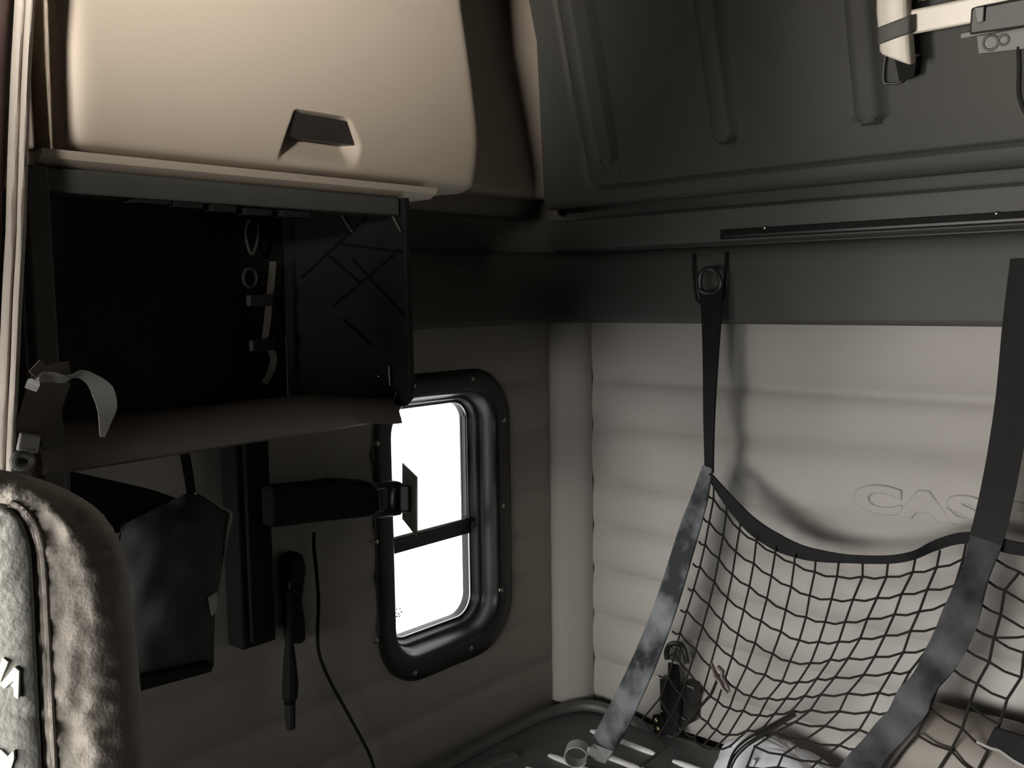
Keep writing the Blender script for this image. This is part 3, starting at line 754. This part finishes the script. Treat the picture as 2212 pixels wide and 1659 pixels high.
MB().tube(spline([bc + Vector((-.05, -.05, .10)), bc + Vector((-.058, -.056, .07)), bc + Vector((-.07, -.062, .035))], 4), .003, 6).build('bag_fold', M['white'], pb)

bq = thing('wrapped_bundle', 'taupe wrapped bundle with dark open end at the lower right', 'bundle', P(2100, 1690, 2, .59))
t0, t1 = P(1990, 1512, 1, -.06), P(2212, 1572, 1, -.06)
mb = MB(); rr = []
for k in range(30):
    s_ = k / 29; x = lerp(t0.x - .045, 1.32, s_)
    e = math.sqrt(max(0, 1 - (1 - min(1, s_ / .10)) ** 2))
    topz = lerp(t0.z, t1.z, (x - t0.x) / (t1.x - t0.x)) + .012; ring = []
    for j in range(28):
        t = 2 * math.pi * j / 28
        cz = .587 + (topz - .587) / 2; hz = (topz - .587) / 2
        ex = 2.6
        cy_, sz_ = math.cos(t), math.sin(t)
        yy = math.copysign(abs(cy_) ** (2 / ex), cy_); zz_ = math.copysign(abs(sz_) ** (2 / ex), sz_)
        w = 1 + .06 * noise.noise(Vector((x * 14, t * 1.5, 0)))
        ring.append((x + .004 * noise.noise(Vector((x * 20, t, 5))), -.095 + .075 * yy * w * (.35 + .65 * e), cz + hz * zz_ * (.3 + .7 * e) * (w if zz_ > 0 else 1)))
    rr.append(ring)
mb.rings(rr, True, True, True); mb.build('wrap', M['bundle'], bq, subd=1)
MB().tube(spline([P(2110, 1602, 1, -.176), P(2140, 1616, 1, -.176), P(2160, 1622, 1, -.176), P(2190, 1643, 1, -.176), P(2230, 1665, 1, -.176)], 4), .0024, 6).build('fold_edge', M['pale_tone'], bq)
MB().prism([P(*q, 1, -.168) for q in ((2150, 1568), (2300, 1615), (2300, 1700), (2132, 1606))], (0, -.006, 0)).build('dark_flap', M['matte'], bq, bevel=.002)

# ---------------------------------------------------------------- monitor arm by the window
ma = thing('monitor_mount', 'black swing-arm monitor mount with vertical rail and end plate by the window', 'mount', P(560, 1390, 0, .02))
ra, rb = P(516, 1200, 0, .05), P(566, 1200, 0, .05)
zr_ = (P(540, 1390, 0, .03).z, lipz[1] + .002)
MB().box((.008, ra.y, zr_[0]), (.05, rb.y + .02, zr_[1])).build('rail', M['matte'], ma, bevel=.004)
MB().box((.05, ra.y + .012, zr_[0] + .01), (.058, ra.y + .03, zr_[1])).build('rail_channel', M['matte'], ma, bevel=.002)
XA = .085
ar = [(588, 1052), (690, 1042), (730, 1036), (800, 1040), (822, 1050), (826, 1108), (800, 1118), (700, 1128), (590, 1142)]
MB().prism([P(*q, 0, XA) for q in ar], (-.034, 0, 0)).build('arm', M['matte'], ma, bevel=.008, seg=3)
fk = thing
for pth in (((812, 1050), (840, 1046), (862, 1049), (868, 1058)), ((815, 1112), (835, 1108), (856, 1106), (868, 1098))):
    MB().tube(spline([P(*q, 0, XA + .012) for q in pth], 4), .0062, 8).build('fork_tine', M['black'], ma)
MB().tube(spline([P(*q, 0, XA + .01) for q in ((856, 1050), (851, 1064), (850, 1079), (851, 1094), (856, 1108))], 3), .005, 8).build('fork_web', M['black'], ma)
MB().prism([P(*q, 0, XA + .012) for q in ((853, 1048), (870, 1048), (874, 1062), (874, 1100), (868, 1114), (851, 1114))], (-.02, 0, 0)).build('swivel_block', M['black'], ma, bevel=.004)
pc = P(885, 1077, 0, XA + .02)
vdir = (CAM - pc).normalized(); rgt = ROT @ Vector((1, 0, 0)); dwn = ROT @ Vector((0, 1, 0))
wv_ = (vdir * .047 + rgt * .0115 + dwn * .013)
hv = dwn * .0475
nv_ = wv_.cross(hv).normalized() * .0013
MB().obox(pc, wv_, hv, nv_).build('end_plate', M['plate'], ma, bevel=.0008)
MB().obox(pc - rgt * .008, vdir * .02, dwn * .022, rgt * .008).build('plate_boss', M['black'], ma, bevel=.003)
for q in (((815, 1046), (840, 1044)), ((814, 1113), (838, 1108))):
    pass

# moulded holder, hanging umbrella, power cable on the side wall
ho = thing('wall_holder', 'black moulded holder on the side wall below the monitor arm', 'holder', P(645, 1390, 0, .01))
hpz = [(622, 1205), (640, 1192), (658, 1198), (664, 1230), (660, 1262), (656, 1300), (662, 1340), (664, 1385), (650, 1394), (628, 1390), (626, 1300), (620, 1260)]
MB().prism([P(*q, 0, .03) for q in hpz], (-.024, 0, 0)).build('holder_body', M['matte'], ho, bevel=.006)
MB().tube([P(625, 1256, 0, .034), P(625, 1272, 0, .034)], .0012, 6).build('pin', M['chrome'], ho)
um = thing('folded_umbrella', 'slim black folded umbrella hanging beside the thin cable', 'umbrella', P(628, 1540, 0, .045))
uc = [P(x, y, 0, .05) for x, y in ((624, 1276), (626, 1330), (625, 1390), (626, 1440), (627, 1480), (626, 1508), (626, 1520))]
MB().tube(uc, [.006, .007, .007, .011, .013, .012, .004], 10).build('canopy', M['matte'], um)
MB().tube([P(626, 1518, 0, .05), P(627, 1548, 0, .05), P(628, 1574, 0, .05)], [.009, .0085, .007], 10).build('handle', M['niche'], um)
ca = MB().tube(spline([P(x, y, 0, .022) for x, y in ((679, 1150), (678, 1180), (684, 1240), (688, 1300), (686, 1370), (690, 1415), (712, 1470), (745, 1530), (775, 1585), (800, 1635), (815, 1690))], 5), .0029, 8).build('power_cable', M['matte'])
tag(ca, 'thin black cable running down the side wall from the monitor mount', 'cable')

# dark bag hanging behind the seat
bg_ = thing('fabric_bag', 'dark grey fabric bag with painted edge highlight hanging behind the seat', 'bag', P(380, 1470, 0, .1))
L = [(-.02, 1190, 1470), ]
left = [(262, 1135), (250, 1200), (245, 1280), (245, 1360), (250, 1480)]
right = [(418, 1058), (497, 1108), (482, 1215), (464, 1330), (462, 1440)]
rows = 26; cols = 28
def bagpt(s_, t, front):
    i = min(int(t * 4), 3); f = t * 4 - i
    lx_, ly = lerp(left[i][0], left[i + 1][0], f), lerp(left[i][1], left[i + 1][1], f)
    rx_, ry = lerp(right[i][0], right[i + 1][0], f), lerp(right[i][1], right[i + 1][1], f)
    px, py = lerp(lx_, rx_, s_), lerp(ly, ry, s_) - 0
    th = .028 * (1 - abs(2 * s_ - 1) ** 3) * (1 - abs(2 * t - 1) ** 4)
    th += .006 * noise.noise(Vector((s_ * 4, t * 5, 2)))
    return P(px, py, 0, .13 + (th if front else -th - .004))
mb = MB()
mb.grid(lambda s_, t: bagpt(s_, t, True), frange(0, 1, cols), frange(0, 1, rows)).grid(lambda s_, t: bagpt(s_, t, False), frange(0, 1, cols), frange(0, 1, rows))
bm_ = mb.build('bag_body', M['bag'], bg_, angle=60)
MB().tube(spline([P(x, y, 0, .134) for x, y in ((418, 1058), (440, 1072), (470, 1092), (498, 1108), (494, 1140), (484, 1200))], 4), [.0012] * 9 + [.0022] * 8 + [.0014] * 4, 6).build('edge_highlight', M['pale_tone'], bg_)  # pale strip stands in for the highlight along the bag's edge
MB().prism([P(*q, 0, .15) for q in ((452, 1290), (470, 1280), (468, 1320), (460, 1330))], (-.004, 0, 0)).build('tag', M['pale_tone'], bg_, smooth=False)
MB().prism([P(*q, 0, .150) for q in ((250, 1475), (462, 1432), (460, 1452), (250, 1510))], (-.02, 0, 0)).build('base_band', M['matte'], bg_, bevel=.003)
screw_bm(P(421, 1066, 0, .14), (1, 0, 0), .002).build('glint_bead', M['chrome'], bg_)  # chrome dot added as a glint near the bag's top corner
MB().prism([P(*q, 0, .12) for q in ((150, 1018), (330, 1058), (404, 1084), (300, 1140), (150, 1180))], (-.03, 0, 0)).build('black_wedge', M['matte'], bg_, bevel=.002)  # black sheet added for the dark void between seat and bag
MB().ribbon([P(414, 1070, 0, .132), P(408, 1030, 0, .15), P(400, 985, 0, .17), P(398, 965, 0, .18)], .012, (0, 1, .1), .001).build('hanging_loop', M['matte'], bg_)

# ---------------------------------------------------------------- seat belt on the pillar
sb = thing('seat_belt', 'grey seat belt with latch tongue looped over the shelf post', 'belt', P(70, 1000, 0, .33))
XB = .335
lpz = [((66, 842), .010), ((78, 822), .012), ((105, 813), .010), ((140, 818), .008), ((172, 808), .008), ((198, 820), .012), ((222, 846), .020), ((231, 880), .018), ((226, 915), .010), ((221, 944), .004)]
MB().ribbon(spline([P(*q, 0, XB + .03) for q, w in lpz], 4), [lerp(lpz[min(i // 4, 9)][1], lpz[min(i // 4 + 1, 9)][1], (i % 4) / 4) for i in range(37)], [Vector((.2, .75, .55 * (1 - i / 36)))  for i in range(37)], .001).build('loop', M['belt'], sb)
MB().ribbon(spline([P(*q, 0, XB) for q in ((112, 815), (100, 850), (84, 900), (68, 945))], 4), .036, (0, 1, .1), .0012).build('webbing', M['belt_d'], sb)
MB().prism([P(*q, 0, XB + .006) for q in ((44, 934), (90, 940), (84, 980), (36, 974))], (-.004, 0, 0)).build('tongue', M['belt'], sb, bevel=.002)
MB().tube(spline([P(*q, 0, XB + .01) for q in ((28, 995), (36, 983), (52, 982), (68, 990), (66, 1004), (48, 1010), (32, 1006), (28, 995))], 4)[:-1], .0035, 8, closed=True).build('guide_ring', M['grey'], sb)
MB().ribbon(spline([P(*q, 0, XB + .02) for q in ((74, 790), (96, 806), (122, 800), (150, 796))], 4), .014, (0, .4, .9), .0012).build('slack', M['belt_d'], sb)

# ---------------------------------------------------------------- curtain
ct = thing('privacy_curtain', 'pleated curtain edge hanging down the left side of the view', 'curtain', D(20, 1000, .88))
def strip(pxs, depth, name, material, th, n=30, wave=.0):
    mb = MB(); rr = []
    for k in range(n):
        t = k / (n - 1); y = lerp(-80, 1320, t); ring = []
        xl, xr = pxs(y)
        for j in range(14):
            a = 2 * math.pi * j / 14
            x = (xl + xr) / 2 + (xr - xl) / 2 * math.cos(a)
            ring.append(D(x, y, depth - th * math.sin(a) * (1 + .15 * noise.noise(Vector((t * 9, j, 3))))))
        rr.append(ring)
    return mb.rings(rr, True, True, True).build(name, material, ct, angle=60)
def cpx(y):                                         # right edge of the hanging fold
    ks = [(-100, 82), (150, 68), (330, 61), (500, 57), (620, 50), (760, 44), (900, 38), (1010, 33), (1350, 18)]
    for (a0, b0), (a1, b1) in zip(ks[:-1], ks[1:]):
        if y <= a1: return lerp(b0, b1, (y - a0) / (a1 - a0))
    return ks[-1][1]
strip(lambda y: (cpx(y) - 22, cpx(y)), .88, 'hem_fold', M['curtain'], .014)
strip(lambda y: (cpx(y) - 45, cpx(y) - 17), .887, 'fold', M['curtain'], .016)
strip(lambda y: (cpx(y) - 130, cpx(y) - 50), .905, 'painted_shade_fold', M['curtain_shade'], .018)
strip(lambda y: (cpx(y) - 260, cpx(y) - 120), .92, 'painted_shade_fold', M['curtain_shade'], .03)

# ---------------------------------------------------------------- seat
st = thing('truck_seat', 'tan plush seat back with white stitched letters in the left foreground', 'seat', D(0, 1659, .62))
SD = .60
def ss_pt(px, py, d): return D(px, py, d)
outl = [(-420, 990), (-300, 985), (-150, 996), (-40, 1008), (20, 1018), (90, 1036), (160, 1066), (215, 1104), (248, 1150), (270, 1205), (282, 1280), (293, 1370), (300, 1450), (308, 1540), (314, 1620), (320, 1760), (326, 1950)]
seam = [(-420, 1110), (-300, 1098), (-150, 1090), (-60, 1086), (-5, 1088), (28, 1098), (46, 1115), (58, 1138), (66, 1168), (71, 1205), (76, 1280), (80, 1370), (84, 1450), (88, 1540), (92, 1620), (98, 1760), (106, 1950)]
ol = spline([(x, y, 0) for x, y in outl], 10); sl = spline([(x, y, 0) for x, y in seam], 10)
NO = len(ol)
def seat_pt(i, s_, dz=0):
    q = ol[i].lerp(sl[i], s_); w = q * .01
    d = SD - .034 * (1 - (1 - min(1, s_)) ** 3) - .012 * math.sqrt(min(1, s_ * 9)) + dz
    fold = .0018 * noise.noise(Vector((w.x * 2.2, w.y * .5, 3))) + .0022 * noise.noise(w * 3.1) + .0008 * noise.noise(w * 14)
    fold += .0018 * math.sin(s_ * 14 + i * .05) * math.exp(-((i - NO * .50) / (NO * .10)) ** 2) * s_ * (1 - s_) * 4
    fuzz = .0014 * noise.noise(Vector((w.x * 30, w.y * 30, 1))) if s_ < .1 else 0
    p = D(q.x, q.y, d + fold * min(1, s_ * 6))
    return p + rx * fuzz
rr = []
cen = Vector((-250, 1500, 0))
for sb_, db in ((.16, .17), (.07, .15), (.02, .11), (0, .05)):
    rr.append([D(lerp(ol[i].x, cen.x, sb_ * .5), lerp(ol[i].y, cen.y, sb_ * .5), SD + db) for i in range(NO)])
for s_ in (0, .01, .03, .06, .10, .15, .2, .26, .32, .38, .44, .5, .56, .62, .68, .74, .80, .85, .89, .925, .955, .98, 1.0):
    rr.append([seat_pt(i, s_, .004 * sstep(.95, 1, s_)) for i in range(NO)])
MB().rings(rr, False).build('backrest', M['seat'], st, angle=80)
def face(px, py, h=0):
    return D(px, py, SD - .050 - h)
rr = [[seat_pt(i, 1.0, .006) for i in range(NO)]]
for t_, h in ((.004, -.004), (.015, .001), (.04, .003), (.09, .005), (.2, .007), (.4, .008), (.7, .008), (.95, .008)):
    rr.append([face(lerp(sl[i].x, cen.x, t_), lerp(sl[i].y, cen.y, t_), h + .0012 * noise.noise(Vector((sl[i].x * .05, sl[i].y * .03, t_ * 20)))) for i in range(NO)])
MB().rings(rr, False).build('front_panel', M['seatf'], st, angle=80)
for off, mt2 in ((5, 'seatf'), (15, 'seat'), (23, 'seat')):
    MB().tube([seat_pt(i, 1.0 - off / 215, -.0005) for i in range(46, NO, 2)], [.0018 + .0006 * noise.noise(Vector((i * .9, off, 0))) for i in range(46, NO, 2)], 7).build('seam_piping', M[mt2], st)
for poly in ([(6, 1421), (17, 1430), (0, 1474), (-12, 1466)], [(31, 1441), (41, 1450), (39, 1510), (30, 1505), (29, 1486), (22, 1481), (28, 1474), (29, 1470), (9, 1488), (0, 1478)], [(-30, 1612), (2, 1620), (16, 1634), (29, 1622), (30, 1640), (18, 1680), (-30, 1680)]):
    MB().prism([face(x, y, .0085) for x, y in poly], fw * .002).build('stitched_letter', M['stitch'], st, smooth=False)
